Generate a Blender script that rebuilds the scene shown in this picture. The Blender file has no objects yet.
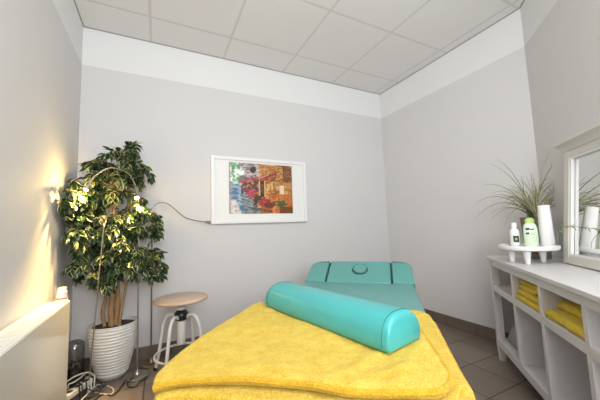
import bpy, bmesh, math, random
from mathutils import Vector, Matrix, noise
random.seed(7)
C = bpy.context.scene.collection
PI = math.pi

# ------------------------------------------------------------------ helpers
def V(*a): return Vector(a)

class MB:
    """collects world-space geometry, then links it as ONE mesh object"""
    def __init__(s): s.v = []; s.f = []; s.m = []
    def add(s, vs, fs, mi=0):
        k = len(s.v); s.v += [Vector(p) for p in vs]
        s.f += [tuple(i + k for i in f) for f in fs]; s.m += [mi] * len(fs)
        return s
    def box(s, lo, hi, fn=None, mi=0):
        x0, y0, z0 = lo; x1, y1, z1 = hi
        vs = [(x0,y0,z0),(x1,y0,z0),(x1,y1,z0),(x0,y1,z0),(x0,y0,z1),(x1,y0,z1),(x1,y1,z1),(x0,y1,z1)]
        if fn: vs = [fn(*p) for p in vs]
        return s.add(vs, [(0,3,2,1),(4,5,6,7),(0,1,5,4),(1,2,6,5),(2,3,7,6),(3,0,4,7)], mi)
    def tube(s, path, r, n=12, mi=0, closed=False, cap=True, flat=1.0):
        path = [Vector(p) for p in path]; N = len(path)
        rs = r if isinstance(r, (list, tuple)) else [r] * N
        vs = []; prev = None
        for i, p in enumerate(path):
            a = path[(i - 1) % N] if (closed or i) else p
            b = path[(i + 1) % N] if (closed or i < N - 1) else p
            t = (b - a).normalized()
            if prev is None:
                prev = t.orthogonal().normalized()
                if abs(t.z) < .9: prev = Vector((0,0,1)).cross(t).normalized()
            x = (prev - t * prev.dot(t)).normalized(); y = t.cross(x); prev = x
            for k in range(n):
                an = 2 * PI * k / n
                vs.append(p + x * math.cos(an) * rs[i] + y * math.sin(an) * rs[i] * flat)
        fs = []
        for i in range(N if closed else N - 1):
            j = (i + 1) % N
            for k in range(n):
                q = (k + 1) % n
                fs.append((i*n+k, i*n+q, j*n+q, j*n+k))
        if cap and not closed:
            fs.append(tuple(range(n - 1, -1, -1))); fs.append(tuple(range((N-1)*n, N*n)))
        return s.add(vs, fs, mi)
    def lathe(s, prof, c, n=48, mi=0, cap=True, fn=None):
        vs = []; N = len(prof)
        for r, z in prof:
            for k in range(n):
                a = 2 * PI * k / n
                p = Vector((c[0] + r * math.cos(a), c[1] + r * math.sin(a), c[2] + z))
                vs.append(fn(p) if fn else p)
        fs = []
        for i in range(N - 1):
            for k in range(n):
                q = (k + 1) % n
                fs.append((i*n+k, i*n+q, (i+1)*n+q, (i+1)*n+k))
        if cap:
            fs.append(tuple(range(n - 1, -1, -1))); fs.append(tuple(range((N-1)*n, N*n)))
        return s.add(vs, fs, mi)
    def slab(s, poly, z0, z1, r, fn=None, seg=5, mi=0, rb=None):
        """rounded-edge prism over a CCW polygon"""
        rb = r if rb is None else rb
        n = len(poly); nor = []
        for i in range(n):
            a = Vector(poly[i-1]); b = Vector(poly[(i+1) % n]); d = (b - a).normalized()
            nor.append(Vector((-d.y, d.x)))
        rings = []
        for k in range(seg + 1):
            a = PI/2 * k / seg; rings.append((rb*(1-math.sin(a)), z0 + rb*(1-math.cos(a))))
        for k in range(seg + 1):
            a = PI/2 * k / seg; rings.append((r*(1-math.cos(a)), z1 - r + r*math.sin(a)))
        vs = []
        for ins, z in rings:
            for i in range(n):
                p = Vector(poly[i]) + nor[i] * ins
                vs.append(fn(p.x, p.y, z) if fn else (p.x, p.y, z))
        fs = []
        for i in range(len(rings) - 1):
            for k in range(n):
                q = (k + 1) % n
                fs.append((i*n+k, i*n+q, (i+1)*n+q, (i+1)*n+k))
        fs.append(tuple(range(n-1, -1, -1))); fs.append(tuple(range((len(rings)-1)*n, len(rings)*n)))
        return s.add(vs, fs, mi)
    def build(s, name, mats, parent=None, smooth=30, bevel=0, loc=None, subsurf=0):
        me = bpy.data.meshes.new(name)
        if parent is not None: o0 = world_loc(parent)
        elif loc is not None: o0 = Vector(loc)
        else:
            lo = Vector([min(p[i] for p in s.v) for i in range(3)]); hi = Vector([max(p[i] for p in s.v) for i in range(3)])
            o0 = Vector(((lo.x+hi.x)/2, (lo.y+hi.y)/2, lo.z))
        me.from_pydata([tuple(p - o0) for p in s.v], [], s.f)
        mats = mats if isinstance(mats, (list, tuple)) else [mats]
        for m in mats: me.materials.append(m)
        me.polygons.foreach_set('material_index', s.m)
        bm = bmesh.new(); bm.from_mesh(me)
        bmesh.ops.recalc_face_normals(bm, faces=bm.faces); bm.to_mesh(me); bm.free()
        if smooth:
            me.shade_smooth(); me.set_sharp_from_angle(angle=math.radians(smooth))
        o = bpy.data.objects.new(name, me); C.objects.link(o)
        if parent is not None: o.parent = parent
        else: o.location = o0
        if bevel:
            b = o.modifiers.new('bevel', 'BEVEL'); b.width = bevel; b.segments = 3; b.limit_method = 'ANGLE'; b.harden_normals = False
        if subsurf:
            b = o.modifiers.new('ss', 'SUBSURF'); b.levels = subsurf; b.render_levels = subsurf
        return o

def world_loc(o):
    p = Vector(o.location)
    while o.parent: o = o.parent; p += Vector(o.location)
    return p

def thing(name, loc, label, cat, group=None):
    o = bpy.data.objects.new(name, None); C.objects.link(o); o.location = loc
    o.empty_display_size = .05
    return tag(o, label, cat, group)
def tag(o, label, cat, group=None):
    o['label'] = label; o['category'] = cat
    if group: o['group'] = group
    return o
def struct(o): o['kind'] = 'structure'; return o

def catmull(pts, per=8, closed=False):
    P = [Vector(p) for p in pts]; n = len(P); out = []
    rng = range(n) if closed else range(n - 1)
    for i in rng:
        if closed: a, b, c, d = P[(i-1) % n], P[i], P[(i+1) % n], P[(i+2) % n]
        else: a, b, c, d = P[max(i-1, 0)], P[i], P[i+1], P[min(i+2, n-1)]
        for k in range(per):
            t = k / per
            out.append(.5 * ((2*b) + (c-a)*t + (2*a-5*b+4*c-d)*t*t + (3*b-a-3*c+d)*t**3))
    if not closed: out.append(P[-1])
    return out

def rrect(x0, x1, y0, y1, r, seg=6):
    pts = []
    for cx, cy, a0 in ((x1-r, y0+r, -90), (x1-r, y1-r, 0), (x0+r, y1-r, 90), (x0+r, y0+r, 180)):
        for k in range(seg + 1):
            a = math.radians(a0 + 90*k/seg); pts.append((cx + r*math.cos(a), cy + r*math.sin(a)))
    return pts

# ------------------------------------------------------------------ materials
def srgb(r, g, b):
    f = lambda c: c/12.92 if c <= .04045 else ((c+.055)/1.055)**2.4
    return (f(r/255), f(g/255), f(b/255), 1)

def mat(name, col, rough=.5, metal=0, bump=0, bscale=50, var=0, vscale=5, coat=0, sheen=0, spec=.5, trans=0, sub=0, detail=3):
    m = bpy.data.materials.new(name); m.use_nodes = True; nt = m.node_tree; b = nt.nodes['Principled BSDF']
    b.inputs['Base Color'].default_value = col; b.inputs['Roughness'].default_value = rough
    b.inputs['Metallic'].default_value = metal; b.inputs['Coat Weight'].default_value = coat
    b.inputs['Sheen Weight'].default_value = sheen; b.inputs['Specular IOR Level'].default_value = spec
    b.inputs['Transmission Weight'].default_value = trans
    tc = nt.nodes.new('ShaderNodeTexCoord')
    if bump:
        n = nt.nodes.new('ShaderNodeTexNoise'); n.inputs['Scale'].default_value = bscale; n.inputs['Detail'].default_value = detail
        nt.links.new(tc.outputs['Object'], n.inputs['Vector'])
        bp = nt.nodes.new('ShaderNodeBump'); bp.inputs['Strength'].default_value = bump; bp.inputs['Distance'].default_value = .01
        nt.links.new(n.outputs['Fac'], bp.inputs['Height']); nt.links.new(bp.outputs['Normal'], b.inputs['Normal'])
    if var:
        n = nt.nodes.new('ShaderNodeTexNoise'); n.inputs['Scale'].default_value = vscale; n.inputs['Detail'].default_value = 5
        nt.links.new(tc.outputs['Object'], n.inputs['Vector'])
        mx = nt.nodes.new('ShaderNodeMix'); mx.data_type = 'RGBA'
        mx.inputs['A'].default_value = tuple(c*(1-var) for c in col[:3]) + (1,); mx.inputs['B'].default_value = tuple(min(1, c*(1+var)) for c in col[:3]) + (1,)
        nt.links.new(n.outputs['Fac'], mx.inputs['Factor']); nt.links.new(mx.outputs['Result'], b.inputs['Base Color'])
    return m

def N(nt, t, **kw):
    n = nt.nodes.new(t)
    for k, v in kw.items(): setattr(n, k, v)
    return n
def mth(nt, op, a, b=None, c=None):
    n = nt.nodes.new('ShaderNodeMath'); n.operation = op
    for i, x in enumerate((a, b, c)):
        if x is None: continue
        if isinstance(x, (int, float)): n.inputs[i].default_value = x
        else: nt.links.new(x, n.inputs[i])
    return n.outputs[0]

H = 2.66; BAND = .321
XL, YB, XR = -.555, 2.6705, 2.53
P0 = V(2.53, 1.079, 0); A = V(-.70711, -.70711, 0); NN = V(-.70711, .70711, 0)
def W(a, o, z): return P0 + A*a + NN*o + V(0, 0, z)      # along the angled wall, out from it, up
D = V(.684, .7295, 0); R = V(.7295, -.684, 0)
def B(s, t, z): return D*s + R*t + V(0, 0, z)            # along the massage table, across it, up

def wall_mat():
    m = bpy.data.materials.new('wall_paint'); m.use_nodes = True; nt = m.node_tree; b = nt.nodes['Principled BSDF']
    b.inputs['Roughness'].default_value = .75
    g = N(nt, 'ShaderNodeNewGeometry'); sx = N(nt, 'ShaderNodeSeparateXYZ'); nt.links.new(g.outputs['Position'], sx.inputs[0])
    fac = mth(nt, 'GREATER_THAN', sx.outputs['Z'], H - BAND)
    mx = N(nt, 'ShaderNodeMix', data_type='RGBA'); mx.inputs['A'].default_value = (.652,.642,.642,1); mx.inputs['B'].default_value = (.765,.765,.765,1)
    nt.links.new(fac, mx.inputs['Factor']); nt.links.new(mx.outputs['Result'], b.inputs['Base Color'])
    n = N(nt, 'ShaderNodeTexNoise'); n.inputs['Scale'].default_value = 90; n.inputs['Detail'].default_value = 4
    nt.links.new(g.outputs['Position'], n.inputs['Vector'])
    n2 = N(nt, 'ShaderNodeTexNoise'); n2.inputs['Scale'].default_value = 4
    nt.links.new(g.outputs['Position'], n2.inputs['Vector'])
    h = mth(nt, 'ADD', mth(nt, 'MULTIPLY', n.outputs['Fac'], .12), mth(nt, 'MULTIPLY', n2.outputs['Fac'], .8))
    bp = N(nt, 'ShaderNodeBump'); bp.inputs['Strength'].default_value = .25; bp.inputs['Distance'].default_value = .01
    nt.links.new(h, bp.inputs['Height']); nt.links.new(bp.outputs['Normal'], b.inputs['Normal'])
    return m

def grid_mat(name, px, py, ox, oy, wline, cA, cB, cline, rough, bump, nscale, vary=0, bdist=.004):
    """square grid of joints in world x/y; cA..cB mottling"""
    m = bpy.data.materials.new(name); m.use_nodes = True; nt = m.node_tree; b = nt.nodes['Principled BSDF']
    g = N(nt, 'ShaderNodeNewGeometry'); sx = N(nt, 'ShaderNodeSeparateXYZ'); nt.links.new(g.outputs['Position'], sx.inputs[0])
    dist = []; cells = []
    for out, p, o in ((sx.outputs['X'], px, ox), (sx.outputs['Y'], py, oy)):
        q = mth(nt, 'DIVIDE', mth(nt, 'SUBTRACT', out, o), p)
        fr = mth(nt, 'FRACT', mth(nt, 'ADD', q, 100.5)); cells.append(mth(nt, 'FLOOR', mth(nt, 'ADD', q, 100)))
        dist.append(mth(nt, 'MULTIPLY', mth(nt, 'ABSOLUTE', mth(nt, 'SUBTRACT', fr, .5)), p))
    d = mth(nt, 'MINIMUM', dist[0], dist[1])
    fac = mth(nt, 'LESS_THAN', d, wline/2)
    n = N(nt, 'ShaderNodeTexNoise'); n.inputs['Scale'].default_value = nscale; n.inputs['Detail'].default_value = 6; n.inputs['Roughness'].default_value = .65
    nt.links.new(g.outputs['Position'], n.inputs['Vector'])
    cx = N(nt, 'ShaderNodeCombineXYZ'); nt.links.new(cells[0], cx.inputs[0]); nt.links.new(cells[1], cx.inputs[1])
    wn = N(nt, 'ShaderNodeTexWhiteNoise'); nt.links.new(cx.outputs[0], wn.inputs['Vector'])
    f2 = mth(nt, 'ADD', mth(nt, 'MULTIPLY', n.outputs['Fac'], 1 - vary), mth(nt, 'MULTIPLY', wn.outputs['Value'], vary))
    mx = N(nt, 'ShaderNodeMix', data_type='RGBA'); mx.inputs['A'].default_value = cA; mx.inputs['B'].default_value = cB
    nt.links.new(f2, mx.inputs['Factor'])
    m2 = N(nt, 'ShaderNodeMix', data_type='RGBA'); m2.inputs['B'].default_value = cline
    nt.links.new(mx.outputs['Result'], m2.inputs['A']); nt.links.new(fac, m2.inputs['Factor'])
    nt.links.new(m2.outputs['Result'], b.inputs['Base Color']); b.inputs['Roughness'].default_value = rough
    hh = mth(nt, 'ADD', mth(nt, 'MULTIPLY', n.outputs['Fac'], .35), mth(nt, 'MINIMUM', mth(nt, 'DIVIDE', d, wline), 1.0))
    bp = N(nt, 'ShaderNodeBump'); bp.inputs['Strength'].default_value = bump; bp.inputs['Distance'].default_value = bdist
    nt.links.new(hh, bp.inputs['Height']); nt.links.new(bp.outputs['Normal'], b.inputs['Normal'])
    return m

M = {}
M['wall'] = wall_mat()
M['ceil'] = grid_mat('ceiling_tile', .625, .625, -.0733, 2.3396, .02, (.76,.745,.735,1), (.81,.795,.785,1), (.66,.65,.635,1), .9, .2, 130)
M['floor'] = grid_mat('floor_tile', .2934, .2934, 1.9855, 1.3637, .007, (.125,.094,.073,1), (.285,.223,.178,1), (.03,.024,.02,1), .33, .35, 14, .35)
M['skirt'] = mat('skirting_tile', (.15,.118,.095,1), .4, var=.25, vscale=9, bump=.1, bscale=60)
M['skirtj'] = mat('skirting_joint', (.05,.04,.035,1), .8)
M['dark_trim'] = mat('wall_angle_trim', (.35,.34,.33,1), .6)
M['white'] = mat('white_lacquer', (.80,.80,.80,1), .32, bump=.04, bscale=20)
M['whitep'] = mat('white_plastic', (.82,.81,.79,1), .4)
M['consolew'] = mat('white_stained_wood', (.66,.645,.64,1), .38, bump=.06, bscale=35, var=.03, vscale=12)
M['mirrorw'] = mat('off_white_wood', (.66,.645,.60,1), .42, bump=.06, bscale=35)
M['rad'] = mat('radiator_warm_reflection', (.74,.71,.63,1), .22, coat=.4)  # beige in this white enamel stands in for warm reflected light
M['radt'] = mat('radiator_top_lit', (.80,.82,.82,1), .3)  # lit copy of the same enamel, brighter cool light in its colour
M['grille'] = mat('grille_slot', (.60,.61,.61,1), .5)
M['vinyl'] = mat('turquoise_vinyl', srgb(90,154,149), .36, bump=.035, bscale=260, coat=.15, var=.04, vscale=3)
M['vinylb'] = mat('turquoise_vinyl_bolster', srgb(66,166,166), .42, bump=.03, bscale=260, coat=.3)
M['seam'] = mat('gap_shade', srgb(10,62,60), .6)  # dark teal paints the shade in the headrest slots and round the plug
M['seamb'] = mat('teal_seam', srgb(30,120,114), .5)
M['frame'] = mat('table_frame', srgb(210,205,198), .4)
M['blackp'] = mat('black_plastic', (.012,.012,.013,1), .35)
M['steel'] = mat('brushed_steel', (.42,.38,.33,1), .32, metal=.9)
M['brass'] = mat('aged_bronze', (.30,.22,.14,1), .35, metal=.85)
M['pot'] = mat('glazed_white', (.74,.73,.70,1), .35, bump=.03, bscale=30)
M['soil'] = mat('soil', (.05,.038,.028,1), .95, bump=1, bscale=80, var=.4, vscale=60)
M['bark'] = mat('ficus_bark', (.33,.20,.09,1), .8, bump=.6, bscale=45, var=.35, vscale=25)
M['leafd'] = mat('leaf_green', (.016,.040,.014,1), .38, var=.45, vscale=6)
M['leafc'] = mat('leaf_cream_margin', (.44,.46,.20,1), .42, var=.25, vscale=9)
M['grass'] = mat('olive_blade', (.19,.185,.095,1), .5, var=.35, vscale=8)
M['grassp'] = mat('pale_blade', (.38,.37,.22,1), .5, var=.25, vscale=8)
M['rattan'] = mat('taupe_planter', (.20,.165,.13,1), .7, bump=.7, bscale=40, var=.3, vscale=30)
M['seatw'] = mat('birch_seat', (.56,.42,.31,1), .42, var=.14, vscale=9, bump=.05, bscale=60)
M['seate'] = mat('seat_edge', (.36,.22,.13,1), .5)
M['enamel'] = mat('white_enamel_tube', (.74,.72,.69,1), .3)
M['glassbot'] = mat('pale_green_bottle', (.62,.74,.56,1), .22, spec=.6)
M['greencap'] = mat('lime_cap', (.42,.62,.19,1), .35)
M['label'] = mat('label_black', (.02,.02,.02,1), .4)
M['labelg'] = mat('label_green', (.25,.42,.12,1), .4)
M['labelb'] = mat('label_navy', (.03,.05,.12,1), .4)
M['paper'] = mat('paper_roll', (.82,.81,.80,1), .85, bump=.25, bscale=120)
M['cablew'] = mat('white_cable', (.68,.64,.57,1), .45)
M['cableb'] = mat('black_cable', (.02,.018,.016,1), .45)
M['orange'] = mat('copper_band', (.55,.25,.13,1), .4)
M['greycloth'] = mat('grey_green_cloth', (.27,.28,.24,1), .9, bump=.8, bscale=40, var=.3, vscale=14)
M['mount'] = mat('picture_mount', (.80,.80,.79,1), .55)
M['tag'] = mat('dark_tag', (.03,.03,.035,1), .6)
M['sprig'] = mat('sprig_leaf', (.22,.31,.10,1), .5, var=.3, vscale=15)

def terry(name, c1, c2):
    m = bpy.data.materials.new(name); m.use_nodes = True; nt = m.node_tree; b = nt.nodes['Principled BSDF']
    b.inputs['Roughness'].default_value = .95; b.inputs['Sheen Weight'].default_value = .35; b.inputs['Specular IOR Level'].default_value = .15
    b.inputs['Sheen Roughness'].default_value = .5; b.inputs['Sheen Tint'].default_value = (1,.85,.35,1)
    tc = N(nt, 'ShaderNodeTexCoord')
    n = N(nt, 'ShaderNodeTexNoise'); n.inputs['Scale'].default_value = 230; n.inputs['Detail'].default_value = 4; nt.links.new(tc.outputs['Object'], n.inputs['Vector'])
    v = N(nt, 'ShaderNodeTexVoronoi'); v.inputs['Scale'].default_value = 260; nt.links.new(tc.outputs['Object'], v.inputs['Vector'])
    n2 = N(nt, 'ShaderNodeTexNoise'); n2.inputs['Scale'].default_value = 26; n2.inputs['Detail'].default_value = 6; n2.inputs['Roughness'].default_value = .7; nt.links.new(tc.outputs['Object'], n2.inputs['Vector'])
    f = mth(nt, 'ADD', mth(nt, 'MULTIPLY', n.outputs['Fac'], .5), mth(nt, 'MULTIPLY', n2.outputs['Fac'], .5))
    mr = N(nt, 'ShaderNodeMapRange'); mr.inputs['From Min'].default_value = .36; mr.inputs['From Max'].default_value = .62; nt.links.new(f, mr.inputs['Value'])
    mx = N(nt, 'ShaderNodeMix', data_type='RGBA'); mx.inputs['A'].default_value = c1; mx.inputs['B'].default_value = c2
    nt.links.new(mr.outputs[0], mx.inputs['Factor']); nt.links.new(mx.outputs['Result'], b.inputs['Base Color'])
    h = mth(nt, 'ADD', mth(nt, 'MULTIPLY', n2.outputs['Fac'], 1.2), mth(nt, 'SUBTRACT', mth(nt, 'MULTIPLY', n.outputs['Fac'], .6), mth(nt, 'MULTIPLY', v.outputs['Distance'], .35)))
    bp = N(nt, 'ShaderNodeBump'); bp.inputs['Strength'].default_value = .9; bp.inputs['Distance'].default_value = .006
    nt.links.new(h, bp.inputs['Height']); nt.links.new(bp.outputs['Normal'], b.inputs['Normal'])
    return m
M['terry'] = terry('yellow_terry', (.54,.31,.012,1), (.72,.55,.10,1))
M['terry2'] = terry('yellow_terry_hem', (.50,.27,.010,1), (.68,.42,.04,1))
M['terry3'] = terry('mustard_terry', (.62,.42,.025,1), (.80,.60,.07,1))

def emis(name, col, st):
    m = bpy.data.materials.new(name); m.use_nodes = True; b = m.node_tree.nodes['Principled BSDF']
    b.inputs['Base Color'].default_value = col; b.inputs['Emission Color'].default_value = col; b.inputs['Emission Strength'].default_value = st
    return m
M['bulb'] = emis('warm_led', (1,.78,.42,1), 22)
M['panel'] = emis('added_panel_emission', (1,.98,.95,1), 2.2)  # emission of the added ceiling panel

def glass_mat(name, tint, refl=.08):
    m = bpy.data.materials.new(name); m.use_nodes = True; nt = m.node_tree
    nt.nodes.remove(nt.nodes['Principled BSDF']); out = nt.nodes['Material Output']
    t = N(nt, 'ShaderNodeBsdfTransparent'); t.inputs[0].default_value = tint
    g = N(nt, 'ShaderNodeBsdfGlossy'); g.inputs['Roughness'].default_value = .05
    mx = N(nt, 'ShaderNodeMixShader'); mx.inputs[0].default_value = refl
    nt.links.new(t.outputs[0], mx.inputs[1]); nt.links.new(g.outputs[0], mx.inputs[2]); nt.links.new(mx.outputs[0], out.inputs[0])
    return m
M['pane'] = glass_mat('tinted_pane', (.72,.72,.70,1), .1)
M['clear'] = glass_mat('clear_plastic', (.62,.62,.62,1), .16)
M['mirror'] = mat('mirror_silver', (.86,.87,.86,1), .01, metal=1)

# ------------------------------------------------------------------ room
YF = -1.25                    # wall behind the camera
E1 = W(2.0, 0, 0)             # far end of the angled wall
T = .1
def wallbox(name, a, b, z0, z1, out, m=None):
    a = V(a[0], a[1], 0); b = V(b[0], b[1], 0); o = V(out[0], out[1], 0).normalized() * T
    mb = MB(); vs = [a+V(0,0,z0), b+V(0,0,z0), b+o+V(0,0,z0), a+o+V(0,0,z0), a+V(0,0,z1), b+V(0,0,z1), b+o+V(0,0,z1), a+o+V(0,0,z1)]
    mb.add(vs, [(0,3,2,1),(4,5,6,7),(0,1,5,4),(1,2,6,5),(2,3,7,6),(3,0,4,7)])
    return struct(mb.build(name, m or M['wall'], smooth=0))
wallbox('wall_left', (XL, YF-T), (XL, YB+T), 0, H, (-1, 0))
wallbox('wall_back', (XL, YB), (XR, YB), 0, H, (0, 1))
wallbox('wall_right', (XR, P0.y), (XR, YB+T), 0, H, (1, 0))
wallbox('wall_angled', P0, E1, 0, H, (.7071, -.7071))
wallbox('wall_right_near', E1, (E1.x, YF), 0, H, (1, 0))
mb = MB(); WX0, WX1, WZ0, WZ1 = -.45, .75, .95, 2.3
for lo, hi in (((XL-T,YF-T,0),(WX0,YF,H)), ((WX1,YF-T,0),(E1.x+T,YF,H)), ((WX0,YF-T,0),(WX1,YF,WZ0)), ((WX0,YF-T,WZ1),(WX1,YF,H))): mb.box(lo, hi)
struct(mb.build('wall_front', M['wall'], smooth=0))
mb = MB()
for lo, hi in (((WX0,YF-.07,WZ0),(WX0+.05,YF-.02,WZ1)), ((WX1-.05,YF-.07,WZ0),(WX1,YF-.02,WZ1)), ((WX0,YF-.07,WZ0),(WX1,YF-.02,WZ0+.05)),
               ((WX0,YF-.07,WZ1-.05),(WX1,YF-.02,WZ1)), ((.125,YF-.07,WZ0),(.175,YF-.02,WZ1))): mb.box(lo, hi)
struct(mb.build('window_1', M['white'], smooth=0))
struct(MB().box((XL-T, YF-T, -.08), (XR+T, YB+T, 0)).build('floor', M['floor'], smooth=0))
struct(MB().box((XL-T, YF-T, H), (XR+T, YB+T, H+.08)).build('ceiling', M['ceil'], smooth=0))
# thin dark wall-angle trim where ceiling meets walls
def run(name, a, b, out, z0, z1, th, m, joint=None, jm=None):
    a = V(a[0], a[1], 0); b = V(b[0], b[1], 0); o = V(out[0], out[1], 0).normalized() * th
    d = (b - a); L = d.length; d.normalize(); mb = MB()
    def seg(p, q, mi, oo):
        vs = [p, q, q+oo, p+oo]; vs = [x+V(0,0,z0) for x in vs] + [x+V(0,0,z1) for x in vs]
        mb.add(vs, [(0,3,2,1),(4,5,6,7),(0,1,5,4),(1,2,6,5),(2,3,7,6),(3,0,4,7)], mi)
    if joint is None: seg(a, b, 0, o)
    else:
        x = joint[0]; p = 0
        while x < L:
            seg(a + d*p, a + d*x, 0, o); seg(a + d*x, a + d*min(L, x+.004), 1, o*.8); p = x + .004; x += joint[1]
        if p < L: seg(a + d*p, b, 0, o)
    return struct(mb.build(name, [m, jm] if jm else m, smooth=0))
run('trim_1', (XL, YB), (XR, YB), (0,-1), H-.006, H, .008, M['dark_trim'])
run('trim_2', (XR, YB), (XR, P0.y), (-1,0), H-.006, H, .008, M['dark_trim'])
run('trim_3', P0, E1, (-1,1), H-.006, H, .008, M['dark_trim'])
run('trim_4', (XL, YF), (XL, YB), (1,0), H-.006, H, .008, M['dark_trim'])
BH = .10
run('baseboard_back', (XL, YB), (XR, YB), (0,-1), 0, BH, .010, M['skirt'], (.07, .2974), M['skirtj'])
run('baseboard_right', (XR, P0.y), (XR, YB), (-1,0), 0, BH, .010, M['skirt'], ((1.657-P0.y) % .2974, .2974), M['skirtj'])
run('baseboard_angled', P0, E1, (-1,1), 0, BH, .010, M['skirt'], (.12, .2974), M['skirtj'])
run('baseboard_left', (XL, YF), (XL, YB), (1,0), 0, BH, .010, M['skirt'], (.1, .2974), M['skirtj'])

cl = struct(MB().box((.0,-.62,H-.012),(1.2,-.02,H-.002)).build('added_ceiling_panel', M['panel'], smooth=0)); del cl['kind']  # invented panel behind the camera, added to light the room evenly
tag(cl, 'added square white luminous panel set in the ceiling out of view as fill light', 'fill light')

# ------------------------------------------------------------------ massage table
mt = thing('massage_table', B(1.3, -.215, 0), 'turquoise padded massage table with a raised headrest, yellow towel spread over it', 'massage table')
T0, T1, S0, S1, ZT = -.59, .150, .64, 2.032, .61
MB().slab(rrect(S0, S1, T0, T1, .03), ZT-.085, ZT, .022, fn=B, seg=6).build('mattress_pad', M['vinyl'], mt, smooth=50)
f = MB(); f.slab(rrect(S0+.03, 2.25, T0+.03, T1-.03, .02), ZT-.155, ZT-.086, .004, fn=B); f.build('base_frame', M['frame'], mt)
for s in (S0+.1, S1-.12):
    for t in (T0+.08, T1-.08):
        MB().slab([(s-.025,t-.025),(s+.025,t-.025),(s+.025,t+.025),(s-.025,t+.025)], 0, ZT-.156, .003, fn=B).build('leg', M['frame'], mt)
MB().box((S0+.125, -.235, .16), (S1-.145, -.195, .20), fn=B).build('stretcher', M['frame'], mt)
# headrest: tilted by about 19 degrees
tilt = math.atan2(.115, .255)
def HR(s, t, z): return B(2.036 + s*math.cos(tilt) - z*math.sin(tilt), t, ZT + s*math.sin(tilt) + z*math.cos(tilt))
HL = .278
MB().slab(rrect(0, HL, -.436, .010, .012), -.07, -.001, .012, fn=HR).build('headrest_centre', M['vinyl'], mt, smooth=50)
def wing(t0, t1, left):
    p = [(0, t0), (HL-.09, t0)] ; pts = []
    r = .085
    if left:   # outer side is t0 ; CCW in (s,t)
        pts = [(0, t0+.0)] + [(HL-r + r*math.sin(a), t0+r - r*math.cos(a)) for a in [PI/2*k/8 for k in range(9)]] + [(HL, t1-.004), (HL-.004, t1), (0, t1)]
    else:
        pts = [(0, t0), (HL-.004, t0), (HL, t0+.004)] + [(HL-r + r*math.cos(a), t1-r + r*math.sin(a)) for a in [PI/2*k/8 for k in range(9)]] + [(0, t1)]
    MB().slab(pts, -.07, 0, .014, fn=HR).build('headrest_wing', M['vinyl'], mt, smooth=50)
wing(-.59, -.446, True); wing(.020, .16, False)
for t in (-.441, .015): MB().box((.02, t-.0045, -.068), (HL-.02, t+.0045, -.006), fn=HR).build('headrest_gap_shade', M['seam'], mt)  # dark filler painted as shade inside the open slots
def ell(a, b, c, n=28): return [(c[0]+a*math.cos(2*PI*k/n), c[1]+b*math.sin(2*PI*k/n)) for k in range(n)]
MB().slab(ell(.062, .058, (.155, -.205)), -.004, .0008, .0004, fn=HR, seg=2).build('face_hole_gap_shade', M['seam'], mt)  # dark disc painted as the shaded gap around the plug
MB().slab(ell(.055, .051, (.158, -.205)), 0, .014, .012, fn=HR).build('face_hole_plug', M['vinyl'], mt, smooth=60)

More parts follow.
